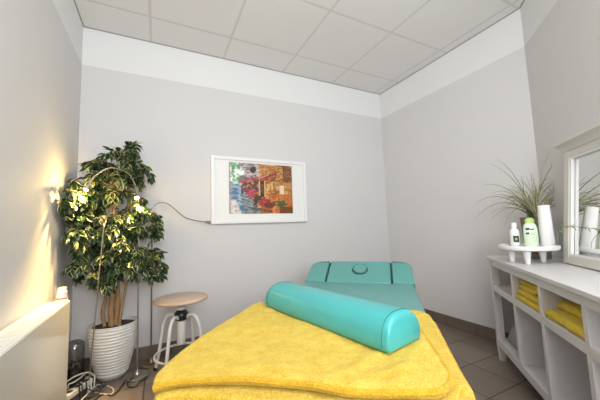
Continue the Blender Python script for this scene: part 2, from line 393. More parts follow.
# ------------------------------------------------------------------ bath towel on the table
def resample(pts, us):
    P = [Vector(p) for p in pts]; L = [0]
    for i in range(1, len(P)): L.append(L[-1] + (P[i]-P[i-1]).length)
    out = []
    for u in us:
        x = u * L[-1]; k = 1
        while k < len(P)-1 and L[k] < x: k += 1
        t = (x - L[k-1]) / max(1e-9, L[k]-L[k-1]); out.append(P[k-1].lerp(P[k], t))
    return out
def smooth2(pts): return [Vector((p.x, p.y)) for p in catmull([(a, b, 0) for a, b in pts], 8)]
def usamp(n):
    e = [0, .0012, .003, .0055, .009, .0135, .019, .026, .034]
    mid = [.034 + (1-.068) * k / n for k in range(1, n)]
    return e + mid + [1-x for x in reversed(e)]
def drape(s, t, z):
    o = max(0, -.60 - t); z -= o*o*9 + o*.15
    o = max(0, t - .150); z -= o*1.1
    o = max(0, .625 - s); z -= o*o*4
    return z
def towel_layer(near, far, left, right, z0, th, seed, r, amp, ripple=None):
    us = usamp(70); vs_ = usamp(70)
    Nn = resample(smooth2(near), us); Ff = resample(smooth2(far), us); Ll = resample(smooth2(left), vs_); Rr = resample(smooth2(right), vs_)
    top = []; bot = []; mb = MB(); nu = len(us); nv = len(vs_)
    c00, c10, c01, c11 = Nn[0], Nn[-1], Ff[0], Ff[-1]
    for j, v in enumerate(vs_):
        for i, u in enumerate(us):
            p = (1-v)*Nn[i] + v*Ff[i] + (1-u)*Ll[j] + u*Rr[j] - ((1-u)*(1-v)*c00 + u*(1-v)*c10 + (1-u)*v*c01 + u*v*c11)
            s, t = p.x, p.y
            e = min(u*.7, (1-u)*.7, v*.62, (1-v)*.62); q = min(1, e/r); h = math.sqrt(max(0, 1-(1-q)**2))
            nz = noise.noise(Vector((s*5, t*5, seed)))*amp + noise.noise(Vector((s*14, t*14, seed+3)))*amp*.4 + noise.noise(Vector((s*55, t*55, seed+5)))*amp*.22
            if ripple: nz += ripple(s, t)
            zb = drape(s, t, z0)
            top.append(B(s, t, zb + th*(.5+.5*h) + nz*min(1, e/.03) + (noise.noise(Vector((s*9, t*9, seed+8)))*.003)))
            bot.append(B(s, t, zb + th*(.5-.5*h) + (noise.noise(Vector((s*9, t*9, seed+8)))*.003)*(1-q)))
    k = nu*nv; f = []
    for j in range(nv-1):
        for i in range(nu-1):
            a, b, c, d = j*nu+i, j*nu+i+1, (j+1)*nu+i+1, (j+1)*nu+i
            f.append((a, b, c, d)); f.append((a+k, d+k, c+k, b+k))
    # stitch the rim (top and bottom coincide there)
    ring = [i for i in range(nu)] + [j*nu+nu-1 for j in range(1, nv)] + [(nv-1)*nu+i for i in range(nu-2, -1, -1)] + [j*nu for j in range(nv-2, 0, -1)]
    mb.add(top+bot, f)
    n = len(ring)
    mb.f += [(ring[i], ring[i]+k, ring[(i+1) % n]+k, ring[(i+1) % n]) for i in range(n)]; mb.m += [0]*n
    rim = [(top[i]+bot[i])/2 for i in ring]
    return mb, rim, (nu, nv)
tw = thing('bath_towel', B(.95, -.24, .61), 'large yellow terry towel folded over the lower half of the turquoise massage table', 'towel')
left2 = [(.573,-.545),(.59,-.562),(.628,-.580),(.737,-.605),(.956,-.633),(1.10,-.652),(1.20,-.653),(1.245,-.637)]
near2 = [(.573,-.545),(.586,-.525),(.611,-.465),(.638,-.353),(.654,-.209),(.648,-.117),(.652,-.074),(.664,-.019),(.672,.02),(.685,.075),(.705,.10)]
right2 = [(.705,.10),(.73,.114),(.77,.122),(.813,.118),(.857,.116),(.925,.105),(1.034,.092),(1.139,.078),(1.20,.066)]
far2 = [(1.245,-.637),(1.275,-.60),(1.27,-.45),(1.26,-.3),(1.25,-.1),(1.235,.03),(1.20,.066)]
def rip2(s, t):
    g = 0
    for cs, ct, dx, dy, w, a in ((.80,.03,1,.35,.020,.008),(.78,-.08,1,.6,.018,.006),(.95,-.45,.4,1,.03,.006),(.70,-.30,.15,1,.02,.005),(1.05,-.52,1,.2,.025,.006),(.74,-.02,.8,1,.016,.006),(.88,.08,1,.1,.014,.006)):
        l = math.hypot(dx, dy); d = ((s-cs)*dy - (t-ct)*dx)/l; m = ((s-cs)*dx + (t-ct)*dy)/l
        g += a*math.exp(-(d/w)**2)*math.exp(-(m/.13)**2)
    return g
mb, rim, (nu, nv) = towel_layer(near2, far2, left2, right2, .632, .022, 2.3, .012, .005, rip2)
tf = mb.build('top_fold', M['terry'], tw, smooth=70)
hem = [p + V(0,0,.005) for p in rim[:nu+nv-12]][::2]
h = MB(); h.tube(hem, .008, 8); h.build('hem', M['terry2'], tf)
left1 = [(.560,-.53),(.585,-.552),(.628,-.572),(.737,-.597),(.956,-.625),(1.10,-.64),(1.20,-.644),(1.28,-.60)]
near1 = [(.560,-.53),(.58,-.51),(.592,-.44),(.60,-.34),(.60,-.2),(.60,-.08),(.612,.0),(.65,.07),(.70,.125)]
right1 = [(.70,.125),(.745,.138),(.772,.150),(.79,.168),(.83,.168),(.905,.162),(1.018,.160),(1.18,.158),(1.30,.150)]
far1 = [(1.28,-.60),(1.31,-.5),(1.31,-.3),(1.33,-.1),(1.365,.02),(1.36,.11),(1.30,.150)]
mb, rim, (nu, nv) = towel_layer(near1, far1, left1, right1, .609, .021, 7.1, .011, .002)
uf = mb.build('under_fold', M['terry'], tw, smooth=70)
h = MB(); h.tube(rim[:nu+nv-12][::2], .0065, 8); h.build('hem', M['terry2'], uf)
# corner of the under fold that slips off the near right side, rumpled
fl = MB()
pts = []; n1, n2 = 26, 18
for j in range(n2):
    for i in range(n1):
        u = i/(n1-1); v = j/(n2-1)
        s = .60 + u*.42; t = .128 + .035*math.sin(PI*min(1, u*1.15)) * (1-v*.2) + v*.012*math.sin(u*17)
        z = .624 - v*(.03 + .13*math.sin(PI*(u*.8+.1))) - .01*(1-abs(math.cos(u*9)))*(1-v)
        if v == 0: t = .11
        pts.append(B(s, t, z))
fl.add(pts, [(j*n1+i, j*n1+i+1, (j+1)*n1+i+1, (j+1)*n1+i) for j in range(n2-1) for i in range(n1-1)])
fo = fl.build('hanging_fold', M['terry'], tw, smooth=80)
so = fo.modifiers.new('solid', 'SOLIDIFY'); so.thickness = .012; so.offset = 0

# ------------------------------------------------------------------ bolster
pa, pb = V(*B(1.190, -.524, 0)), V(*B(.832, -.026, 0))
pback = V(*B(.938, .070, 0))
ax = (pb - pa).normalized(); px = (pback - pb); WB = .166; px = (px - ax*px.dot(ax)).normalized()
LB = (pb - pa).length
def BO(l, w, z): return pa + ax*l + px*w + V(0, 0, .6555 + z)
bo = MB(); prof = []
HB = .098
npf = 30
def prf(k):       # half-round section standing on its flat side
    a = PI * k / (npf-1); c, s = math.cos(a), math.sin(a)
    x = math.copysign(abs(c)**.72, c); y = s**.80
    return x, y
rings = []
stations = [(-.015,.30),(-.0135,.62),(-.010,.82),(-.005,.94),(.002,.985),(.010,1)] + [(.010+(LB-.020)*k/40, 1) for k in range(1, 41)] + [(LB-.002,.985),(LB+.005,.94),(LB+.010,.82),(LB+.0135,.62),(LB+.015,.30)]
vs = []
for l, sc in stations:
    wr = .0012*noise.noise(Vector((l*45, 1, 0)))
    for k in range(npf):
        x, y = prf(k); pz = .012 + (HB-.012)*y
        w = WB/2 + x*WB/2*(.90+.10*sc)
        q = .0022*noise.noise(Vector((l*30, k*.35, 4)))*math.exp(-((l-LB*.45)/.16)**2)
        vs.append(BO(l, w - (px.dot(px))*0 + q, (pz)*(.35+.65*sc) + (1-sc)*.03))
    for k in (1, 2):
        pass
    # rounded base
    for w in (.006, WB*.35, WB*.65, WB-.006):
        vs.append(BO(l, WB/2 + (w-WB/2)*(.90+.10*sc), (1-sc)*.012))
n = npf + 4; N_ = len(stations); fs = []
for i in range(N_-1):
    for k in range(n):
        q = (k+1) % n; fs.append((i*n+k, i*n+q, (i+1)*n+q, (i+1)*n+k))
fs.append(tuple(range(n))); fs.append(tuple(range((N_-1)*n, N_*n)))
bo.add(vs, fs)
bol = bo.build('bolster', M['vinylb'], smooth=70)
tag(bol, 'turquoise half-round vinyl bolster lying on the yellow towel', 'bolster')
for l in (.006, LB-.006):
    sm = MB(); path = []
    for k in range(npf):
        x, y = prf(k); path.append(BO(l, WB/2 + x*(WB/2+.0006), .0126 + (HB-.012)*y))
    sm.tube(path, .0011, 6); sm.build('seam', M['seamb'], bol)

# ------------------------------------------------------------------ framed picture
FX0, FX1, FZ0, FZ1 = .427, 1.398, 1.052, 1.682; FY = YB
pc = thing('framed_picture', (.91, FY, FZ0), 'white framed picture of a cafe street hanging on the back wall', 'picture')
fr = MB(); fw = .03
def bar(x0, x1, z0, z1, y0, y1, mb): mb.box((x0, y0, z0), (x1, y1, z1))
bar(FX0, FX0+fw, FZ0, FZ1, FY-.034, FY-.002, fr); bar(FX1-fw, FX1, FZ0, FZ1, FY-.034, FY-.002, fr)
bar(FX0+fw, FX1-fw, FZ0, FZ0+fw, FY-.034, FY-.002, fr); bar(FX0+fw, FX1-fw, FZ1-fw, FZ1, FY-.034, FY-.002, fr)
fr.build('frame', M['white'], pc, bevel=.003)
PX0, PX1, PZ0, PZ1 = .590, 1.242, 1.142, 1.634
mt_ = MB(); y0, y1 = FY-.018, FY-.012
bar(FX0+fw, PX0, FZ0+fw, FZ1-fw, y0, y1, mt_); bar(PX1, FX1-fw, FZ0+fw, FZ1-fw, y0, y1, mt_)
bar(PX0, PX1, FZ0+fw, PZ0, y0, y1, mt_); bar(PX0, PX1, PZ1, FZ1-fw, y0, y1, mt_)
mt_.build('mount', M['mount'], pc, smooth=0)
def lerp3(a, b, t): t = max(0, min(1, t)); return tuple(a[i]+(b[i]-a[i])*t for i in range(3))
def paint(x, y):
    """printed street scene; x right, y down, both 0..1, sRGB 0..255"""
    n1 = noise.noise(Vector((x*8, y*8, 1))); n2 = noise.noise(Vector((x*24, y*24, 5))); n3 = noise.noise(Vector((x*58, y*58, 9))); n4 = noise.noise(Vector((x*14, y*34, 21)))
    c = lerp3((150,92,44), (226,172,108), .5+n1*.8+n2*.7+n3*.4)                 # stone houses
    if n2 + n3*.6 > .22: c = lerp3(c, (84,50,30), .7)
    if n4 < -.25: c = lerp3(c, (236,196,140), .5)
    if x > .5 and y > .6: c = lerp3(c, (196,92,34), .5+n2)
    if x > .84 and y < .34: c = lerp3(c, (72,50,38), .55+n3*1.4)
    if x > .78 and y > .86: c = lerp3(c, (70,44,30), .6)
    if x < .46 and y < .34 - .12*(x-.2):
        c = lerp3((128,116,122), (206,190,182), .5+n2*1.1+n1)                    # far houses
        if n4 > .16: c = lerp3(c, (92,84,92), .6)
    if x < .19 + .09*n1 and y < .44: c = lerp3((96,150,104), (236,246,244), .55+n1*1.3+n2*1.1)  # trees and sky
    if ((x-.365)/.045)**2 + ((y-.13)/.07)**2 < 1 + n2: c = (58,54,56)
    edge = .16 + (y-.42)*.60 + .02*n2
    if y > .42 and x < edge: c = lerp3((72,110,142), (158,182,196), .5+n1+n4*1.1)
    if y > .62 and x < edge and x > .16+(y-.62)*.2: c = lerp3((84,98,104), (150,158,156), .5+n4*1.4)
    if y > .72 and x < .10+.30*(y-.72)+.02*n2: c = lerp3((226,216,212), (178,168,172), .4+n2)
    if .42 < y < .5 and x < .10: c = lerp3((90,110,140), (190,200,214), .5+n3*1.5)
    def quad(x0, x1, ya, yb, h):
        if not x0 < x < x1: return False
        yt = ya+(yb-ya)*(x-x0)/(x1-x0); return yt < y < yt+h
    if quad(.17, .47, .40, .33, .22) and n2 > -.12: c = lerp3((50,42,52), (130,84,84), .45+n3*1.3)   # shade under the awnings
    if quad(.47, .74, .37, .24, .10) and n2 > .05: c = lerp3((90,52,36), (150,96,60), .5+n3)
    if quad(.14, .45, .36, .25, .05): c = lerp3((140,48,64), (208,112,116), .5+n3+n2)
    if quad(.42, .74, .31, .15, .05+.012*n3): c = lerp3((120,26,38), (188,76,76), .5+n3)
    if quad(.44, .60, .30, .20, .02): c = (210,150,140)
    if abs(x-.50) < .052 and .34 < y < .66: c = (60,44,42) if abs(x-.50) < .034 else (222,178,110)
    if abs(x-.50) < .03 and .40 < y < .60 and n3 > .1: c = (132,96,70)
    for wx, wy, ww, wh in ((.60,.47,.022,.07),(.66,.44,.02,.08),(.575,.52,.012,.04)):
        if abs(x-wx) < ww and abs(y-wy) < wh: c = lerp3((238,202,134), (180,120,66), .4+n3)
    if abs(x-.82) < .036 and .43 < y < .60: c = lerp3((236,220,196), (206,170,130), .3+n3)
    for cx, cy, rx, ry, col in ((.34,.59,.10,.085,(214,92,108)), (.24,.53,.06,.06,(150,74,96)), (.52,.77,.13,.09,(206,74,78)), (.62,.82,.09,.07,(132,62,42)), (.44,.69,.05,.04,(84,50,46)), (.40,.74,.04,.10,(70,60,62))):
        if ((x-cx)/rx)**2 + ((y-cy)/ry)**2 < 1 + n2*1.4 + n3*.8: c = lerp3(col, (64,34,40), .3+n3*1.8)
    if quad(.30, .66, .86, .93, .05) and n3 > -.1: c = (60,48,46)
    if ((x-.80)/.085)**2 + ((y-.81)/.07)**2 < 1 + n2*1.8: c = lerp3((34,54,34), (128,140,84), .4+n3*1.6)
    if x < .025: c = lerp3((140,116,110), (196,164,158), .5+n2)
    return c
NX, NZ = 200, 146
me = bpy.data.meshes.new('print')
vs = [(PX0+(PX1-PX0)*i/NX - .91, FY-.0145-FY, PZ0+(PZ1-PZ0)*j/NZ - FZ0) for j in range(NZ+1) for i in range(NX+1)]
vs += [(x - .91, -.011, z - FZ0) for x, z in ((PX0,PZ0),(PX1,PZ0),(PX1,PZ1),(PX0,PZ1))]; kb = (NX+1)*(NZ+1)
fs = [(j*(NX+1)+i, j*(NX+1)+i+1, (j+1)*(NX+1)+i+1, (j+1)*(NX+1)+i) for j in range(NZ) for i in range(NX)] + [(kb+3,kb+2,kb+1,kb)]
me.from_pydata(vs, [], fs)
ca = me.color_attributes.new('print', 'FLOAT_COLOR', 'POINT')
for j in range(NZ+1):
    for i in range(NX+1):
        ca.data[j*(NX+1)+i].color = srgb(*[max(0, min(255, q)) for q in paint(i/NX, 1-j/NZ)])
pm = mat('printed_paper', (.5,.5,.5,1), .3); nt = pm.node_tree; at = N(nt, 'ShaderNodeVertexColor', layer_name='print')
nt.links.new(at.outputs[0], nt.nodes['Principled BSDF'].inputs['Base Color']); me.materials.append(pm)
po = bpy.data.objects.new('print', me); C.objects.link(po); po.parent = pc

# ------------------------------------------------------------------ radiator
ra = thing('radiator', (XL+.065, 1.36, 0), 'white flat panel radiator on the left wall in front of the potted tree', 'radiator')
RX, RY0, RY1, RZ0, RZ1 = -.437, .62, 2.06, .09, .637
MB().box((RX-.012, RY0, RZ0), (RX, RY1, RZ1-.004)).build('front_panel', M['rad'], ra, bevel=.003)
MB().box((XL+.022, RY0+.01, RZ0+.02), (RX-.014, RY1-.006, RZ1-.014)).build('convector_core', M['rad'], ra)
tp = MB(); tp.box((XL+.006, RY0, RZ1-.012), (RX-.004, RY1, RZ1)); tp.build('top_cover', M['radt'], ra, bevel=.002)
g = MB()
for k in range(24): g.box((XL+.03, RY0+.03+k*.058, RZ1-.001), (RX-.028, RY0+.034+k*.058, RZ1+.0006))
g.box((RX-.017, RY0+.004, RZ1-.001), (RX-.0145, RY1-.06, RZ1+.0006)); g.build('grille', M['grille'], ra)
MB().box((XL+.006, RY1-.006, RZ0+.005), (RX-.002, RY1+.001, RZ1-.001)).build('end_panel', M['rad'], ra, bevel=.002)
for y in (.8, 1.85): MB().box((XL+.001, y, .2), (XL+.021, y+.04, .55)).build('bracket', M['rad'], ra)

cn = thing('plastic_canister', (-.468, 2.025, .6375), 'small white ribbed canister with a copper band on the radiator end', 'canister')
c0 = (-.468, 2.025, .638)
MB().lathe([(.024,0),(.028,.003),(.028,.012),(.024,.016)], c0, 32).build('base', M['whitep'], cn)
MB().lathe([(.0265,.016),(.0265,.022)], c0, 32).build('band', M['orange'], cn)
MB().lathe([(.021,.022),(.023,.026),(.022,.055),(.020,.058)], c0, 32).build('body', M['whitep'], cn)
MB().lathe([(.0195,.058),(.0195,.074),(.016,.078)], c0, 32).build('cap', M['whitep'], cn)

# ------------------------------------------------------------------ potted ficus
PC = V(-.278, 2.505, 0)
tr = thing('potted_ficus', PC, 'tall variegated ficus tree in a ribbed white pot in the left corner', 'plant')
prof = [(.070,0),(.085,.004),(.098,.025)]
k = 0; z = .03
while z < .352:
    q = (z-.025)/.33; r = .100 + .050*math.sin(min(1, q*1.05)*PI/2)
    prof += [(r, z), (r+.0035, z+.009), (r+.0035, z+.013), (r-.0005, z+.0195)]; z += .0205
prof += [(.153,.358),(.154,.366),(.146,.368),(.142,.33)]
MB().lathe(prof, PC, 64, cap=True).build('pot', M['pot'], tr, smooth=60)
MB().lathe([(.01,.331),(.139,.331),(.1395,.341),(.05,.348),(.01,.347)], PC, 40).build('soil', M['soil'], tr)
def jit(p, a): return p + V(random.uniform(-a,a), random.uniform(-a,a), random.uniform(-a,a))
trunks = [[(-.285,2.49,.34),(-.295,2.50,.48),(-.275,2.49,.66),(-.30,2.47,.9),(-.29,2.46,1.15),(-.26,2.45,1.42)],
          [(-.262,2.50,.34),(-.255,2.505,.5),(-.262,2.50,.7),(-.25,2.49,.95),(-.20,2.48,1.2),(-.22,2.47,1.5)],
          [(-.33,2.50,.34),(-.345,2.50,.45),(-.33,2.49,.55),(-.36,2.48,.7),(-.38,2.46,.9),(-.42,2.42,1.15)],
          [(-.24,2.46,.34),(-.225,2.47,.48),(-.20,2.46,.62),(-.16,2.45,.8),(-.12,2.44,.98)]]
radii = [(.022,.008),(.019,.008),(.013,.006),(.012,.005)]
tpaths = []
for p, (r0, r1) in zip(trunks, radii):
    path = catmull(p, 8); tpaths.append(path); n = len(path)
    MB().tube(path, [(r0+(r1-r0)*i/(n-1))*(1+.12*noise.noise(Vector((i*.7, r0*99, 0)))) for i in range(n)], 10).build('trunk', M['bark'], tr, smooth=80)
# crown lobes: (centre, radii, twigs)
lobes = [((-.27,2.36,1.06),(.16,.06,.12),14), ((-.26,2.36,.86),(.15,.06,.11),12), ((-.31,2.36,.68),(.11,.05,.06),7), ((-.24,2.42,1.50),(.20,.13,.12),22), ((-.16,2.40,1.42),(.12,.10,.12),8), ((-.37,2.42,1.34),(.17,.13,.12),22), ((-.46,2.37,1.17),(.09,.12,.16),18), ((-.27,2.40,1.17),(.21,.14,.14),24),
         ((-.12,2.38,1.12),(.12,.13,.12),10), ((-.30,2.40,.98),(.20,.14,.12),20), ((-.45,2.34,.92),(.09,.12,.15),13), ((-.12,2.38,.90),(.12,.13,.11),11), ((-.34,2.38,.78),(.17,.12,.12),18),
         ((-.18,2.36,.76),(.11,.10,.09),10), ((-.03,2.36,.82),(.075,.08,.10),8), ((-.19,2.40,1.60),(.08,.08,.08),6), ((-.49,2.20,1.27),(.05,.07,.09),7), ((-.50,2.24,1.05),(.05,.08,.14),7), ((-.06,2.33,1.02),(.08,.07,.08),5), ((.0,2.34,.73),(.06,.06,.06),5)]
allp = [q for t in tpaths for q in t if q.z > .62]
tw_ = MB(); lf = MB()
def leaf(base, d, nrm, L, w):
    d = d.normalized(); side = d.cross(nrm).normalized(); up = side.cross(d).normalized()
    prof = [(0,.05),(.2,.72),(.45,1),(.72,.70),(1,.02)]
    pos = lambda x, y: base + d*L*x + side*w*y - up*(L*.22*x*x) + up*abs(y)*w*.35
    vs = []
    for x, h in prof:
        for y in (-h, -h*.74, 0, h*.74, h): vs.append(pos(x, y))
    fs_in, fs_out = [], []
    for i in range(4):
        for j in range(4):
            q = (i*5+j, i*5+j+1, (i+1)*5+j+1, (i+1)*5+j)
            (fs_in if j in (1,2) else fs_out).append(q)
    lf.add(vs, fs_in, 0); k = len(lf.v)-25
    cream = 1 if random.random() < .62 else 0
    lf.f += [tuple(i+k for i in f) for f in fs_out]; lf.m += [cream]*len(fs_out)
for c, rr, cnt in lobes:
    for _ in range(cnt):
        u = V(random.gauss(0,1), random.gauss(0,1), random.gauss(0,1)).normalized() * random.uniform(.55,1)
        e = V(c[0]+u.x*rr[0], c[1]+u.y*rr[1], c[2]+u.z*rr[2])
        e.x = max(e.x, -.515); e.y = min(e.y, 2.62)
        b = min(allp, key=lambda q: (q-e).length + max(0, q.z-e.z+.05)*1.5)
        m = b.lerp(e, .5) + V(random.uniform(-.03,.03), random.uniform(-.03,.03), .05)
        path = catmull([b, m, e, e + V(u.x*.02, u.y*.02, -.02)], 6); n = len(path)
        tw_.tube(path, [.0032-.0022*i/(n-1) for i in range(n)], 5)
        for i in range(n//3, n):
            for _k in range(2 if i % 3 == 0 else 1):
                d = (path[min(i+1, n-1)]-path[max(i-1,0)]).normalized() + V(random.gauss(0,.8), random.gauss(0,.8), random.gauss(-.25,.5))
                if (path[i]+d.normalized()*.05).x < -.535 or (path[i]+d.normalized()*.05).y > 2.645: d.x = abs(d.x); d.y = -abs(d.y)
                nr = V(random.gauss(0,.5), random.gauss(-.3,.5), 1)
                leaf(path[i], d, nr, random.uniform(.048,.074), random.uniform(.0125,.0185))
for p in tw_.v + lf.v:
    p.x = max(p.x, -.548); p.y = min(p.y, 2.664)
tw_.build('twigs', M['bark'], tr, smooth=80)
lf.build('foliage', [M['leafd'], M['leafc']], tr, smooth=80)

# ------------------------------------------------------------------ gooseneck floor lamps
def lamp(base, pole_pts, neck_pts, label, metal, lit, br=.078, rp=.0055, rn=.004):
    o = thing('floor_lamp', (base[0], base[1], 0), label, 'floor lamp')
    MB().lathe([(br,0),(br,.010),(br-.004,.014),(.02,.018),(.012,.03),(.008,.045)], (base[0], base[1], 0), 40).build('base', metal, o)
    MB().tube(pole_pts, rp, 10).build('pole', metal, o, smooth=60)
    path = catmull(neck_pts, 10)
    MB().tube(path, rn, 8).build('gooseneck', metal, o, smooth=60)
    d = (path[-1]-path[-3]).normalized(); e = path[-1]
    hd = MB().tube([e-d*.004, e+d*.012, e+d*.03, e+d*.042], [.006,.010,.0135,.0155], 20, cap=True).build('lamp_head', metal, o, smooth=50)
    MB().tube([e+d*.0425, e+d*.046], .0135, 20).build('bulb', M['bulb'] if lit else M['whitep'], hd)
    return o, e + d*.055, d
lamps = []
o, e, d = lamp((-.118, 2.40), [(-.118,2.40,.02),(-.125,2.37,1.17)],
     [(-.125,2.37,1.16),(-.128,2.36,1.24),(-.148,2.33,1.34),(-.198,2.29,1.42),(-.29,2.25,1.44),(-.365,2.23,1.385),(-.397,2.22,1.325)],
     'gooseneck floor lamp with a lit head nearest the left wall, among the leaves', M['steel'], True); lamps.append((e, d))
o, e, d = lamp((-.385, 2.33), [(-.385,2.33,.02),(-.315,2.23,1.05)],
     [(-.315,2.23,1.04),(-.308,2.30,1.12),(-.30,2.40,1.19),(-.26,2.45,1.29),(-.20,2.41,1.345),(-.155,2.33,1.335),(-.140,2.28,1.275)],
     'slanting gooseneck floor lamp in front of the white pot, its lit head over the leaves', M['steel'], True, br=.05, rp=.004); lamps.append((e, d))
o, e, d = lamp((-.035, 2.555), [(-.035,2.555,.02),(-.042,2.50,1.14)],
     [(-.042,2.50,1.13),(-.036,2.50,1.185),(.0,2.50,1.225),(.06,2.50,1.225),(.13,2.51,1.17),(.20,2.52,1.11),(.28,2.54,1.085),(.365,2.56,1.072)],
     'unlit gooseneck floor lamp whose arm reaches right to the framed picture', M['brass'], False, br=.075); 

# ------------------------------------------------------------------ swivel stool
SC = V(.16, 2.32, 0)
st = thing('stool', SC, 'round wooden swivel stool on white tube legs beside the floor lamps', 'stool')
def sc(x, y, z): return SC + V(x, y, z)
MB().lathe([(.13,.492),(.174,.495),(.184,.501),(.186,.508),(.182,.516),(.172,.520)], SC, 64).build('seat', M['seatw'], st, smooth=50)
MB().lathe([(.09,.480),(.09,.4915)], SC, 32).build('seat_plate', M['blackp'], st)
MB().lathe([(.026,.452),(.026,.480)], SC, 32).build('threaded_post', M['steel'], st)
MB().lathe([(.028,.432),(.028,.452)], SC, 32).build('collar', M['enamel'], st)
MB().lathe([(.032,.355),(.044,.364),(.050,.388),(.046,.408),(.034,.422),(.030,.431)], SC, 32).build('hub', M['blackp'], st)
MB().lathe([(.027,.19),(.029,.195),(.029,.354)], SC, 32).build('column', M['enamel'], st)
for k, a in enumerate((200, 290, 20, 110)):
    a = math.radians(a+35); c, s = math.cos(a), math.sin(a)
    pth = catmull([sc(c*r, s*r, z) for r, z in ((.035,.375),(.07,.395),(.11,.385),(.138,.33),(.155,.24),(.175,.12),(.198,.015))], 8)
    lg = MB().tube(pth, .0115, 12).build('leg', M['enamel'], st, smooth=60)
    q = sc(c*.2, s*.2, 0); MB().lathe([(.014,0),(.015,.004),(.013,.022)], q, 16).build('foot_cap', M['blackp'], lg)
ringp = [sc(.1735*math.cos(2*PI*k/48), .1735*math.sin(2*PI*k/48), .128) for k in range(48)]
MB().tube(ringp, .008, 10, closed=True).build('foot_ring', M['enamel'], st, smooth=60)

# ------------------------------------------------------------------ cables, strip, bin by the pot
bn = thing('storage_jar', (-.49, 2.46, 0), 'clear rounded plastic jar on the floor between the radiator and the white pot', 'jar')
MB().lathe([(.050,.002),(.056,.01),(.057,.24),(.053,.275),(.035,.292),(.0,.295)], (-.49,2.46,0), 32, cap=False).build('body', M['clear'], bn, smooth=60)
MB().lathe([(.047,.006),(.049,.11),(.04,.12)], (-.49,2.46,0), 24).build('contents', M['blackp'], bn, smooth=60)
pw = thing('power_strip', (-.40, 2.17, 0), 'white power strip on the floor among the tangled cables', 'power strip')
def PS(x, y, z):
    a = math.radians(62); return V(-.43 + x*math.cos(a) - y*math.sin(a), 2.27 + x*math.sin(a) + y*math.cos(a), z)
MB().slab(rrect(-.10,.10,-.025,.025,.01), .045, .078, .006, fn=PS).build('housing', M['cablew'], pw)
for k in range(3): MB().slab(ell(.018,.018,(-.06+.06*k,0),20), .0778, .0792, .0004, fn=PS, seg=2).build('socket', M['blackp'], pw)
MB().box((-.09,-.02,0),(-.07,.02,.045), fn=PS).build('foot', M['blackp'], pw); MB().box((.07,-.02,0),(.09,.02,.045), fn=PS).build('foot', M['blackp'], pw)
cabs = [
 ([(-.40,2.10,.02),(-.36,2.20,.03),(-.33,2.30,.008),(-.25,2.29,.006),(-.25,2.22,.006),(-.33,2.19,.006),(-.38,2.24,.015),(-.42,2.30,.02),(-.50,2.27,.02)], 'w', 'white cable coiled in a wide loop in front of the white pot'),
 ([(-.52,2.14,.10),(-.45,2.20,.13),(-.38,2.26,.11),(-.355,2.25,.04),(-.37,2.21,.008)], 'w', 'white cable rising stiffly behind the radiator end'),
 ([(-.48,2.12,.008),(-.40,2.15,.01),(-.34,2.13,.02),(-.31,2.19,.02),(-.36,2.27,.02),(-.43,2.24,.02),(-.41,2.16,.025),(-.33,2.17,.03),(-.29,2.24,.02),(-.34,2.27,.03)], 'b', 'black cable tangled in small coils beside the power strip'),
 ([(-.46,2.07,.01),(-.40,2.05,.008),(-.34,2.09,.006),(-.29,2.16,.006),(-.24,2.20,.006),(-.20,2.29,.006),(-.185,2.37,.012)], 'b', 'black cable running along the tiles to the steel lamp base'),
 ([(-.50,2.24,.01),(-.44,2.22,.05),(-.39,2.28,.06),(-.33,2.25,.05),(-.30,2.20,.03),(-.34,2.15,.04),(-.40,2.19,.05),(-.44,2.16,.03)], 'b', 'black cable looping up over the power strip'),
 ([(-.52,2.20,.06),(-.46,2.17,.07),(-.42,2.24,.09),(-.41,2.32,.05),(-.44,2.34,.008)], 'w', 'short white cable bent over beside the clear jar'),
 ([(-.14,2.345,.02),(-.17,2.31,.008),(-.155,2.26,.006),(-.12,2.24,.006),(-.10,2.29,.006),(-.06,2.33,.006),(-.05,2.40,.006)], 'b', 'thin black cable curling around the steel lamp base')]
cabs_n = 0
for pts, kd, lb in cabs:
    pts = [(x, y + (.09 if x < -.25 else 0), z) for x, y, z in pts]
    path = catmull(pts, 10)
    for q in path:      # cables lie on top of the strip, not through it
        dx, dy = q.x + .43, q.y - 2.27; a_ = math.radians(62)
        lx, ly = dx*math.cos(a_) + dy*math.sin(a_), -dx*math.sin(a_) + dy*math.cos(a_)
        if abs(lx) < .108 and abs(ly) < .034: q.z = max(q.z, .086 + .004*cabs_n)
    cabs_n += 1
    c = MB().tube(path, .0042 if kd == 'w' else .0035, 8).build('cable', M['cablew'] if kd == 'w' else M['cableb'], smooth=70)
    tag(c, lb, 'cable', 'cables on the floor by the pot')

# ------------------------------------------------------------------ console
co = thing('console_table', W(.8, .2, 0), 'long white open-bay console table along the angled right wall', 'console table')
L1 = 1.60; F = .382; BK = .02; PW = .045
zb0, zb1, zm0, zm1, zr, zt = .105, .155, .492, .532, .672, .715
def add(name, boxes, m=M['consolew'], bev=.002):
    mb = MB()
    for lo, hi in boxes: mb.box(lo, hi, fn=W)
    return mb.build(name, m, co, bevel=bev, smooth=0)
add('top', [((.015, .004, zt), (L1+.03, F+.014, .738))], bev=.004)
for a in (.04, L1-PW):
    for o0 in (BK, F-PW):
        # tapered foot below, square above
        mb = MB(); mb.box((a, o0, zb0-.005), (a+PW, o0+PW, zt-.001), fn=W)
        q = .006; p = [W(a+q, o0+q, 0), W(a+PW-q, o0+q, 0), W(a+PW-q, o0+PW-q, 0), W(a+q, o0+PW-q, 0), W(a, o0, zb0-.005), W(a+PW, o0, zb0-.005), W(a+PW, o0+PW, zb0-.005), W(a, o0+PW, zb0-.005)]
        mb.add(p, [(0,3,2,1),(0,1,5,4),(1,2,6,5),(2,3,7,6),(3,0,4,7)])
        mb.build('leg', M['consolew'], co, smooth=0)
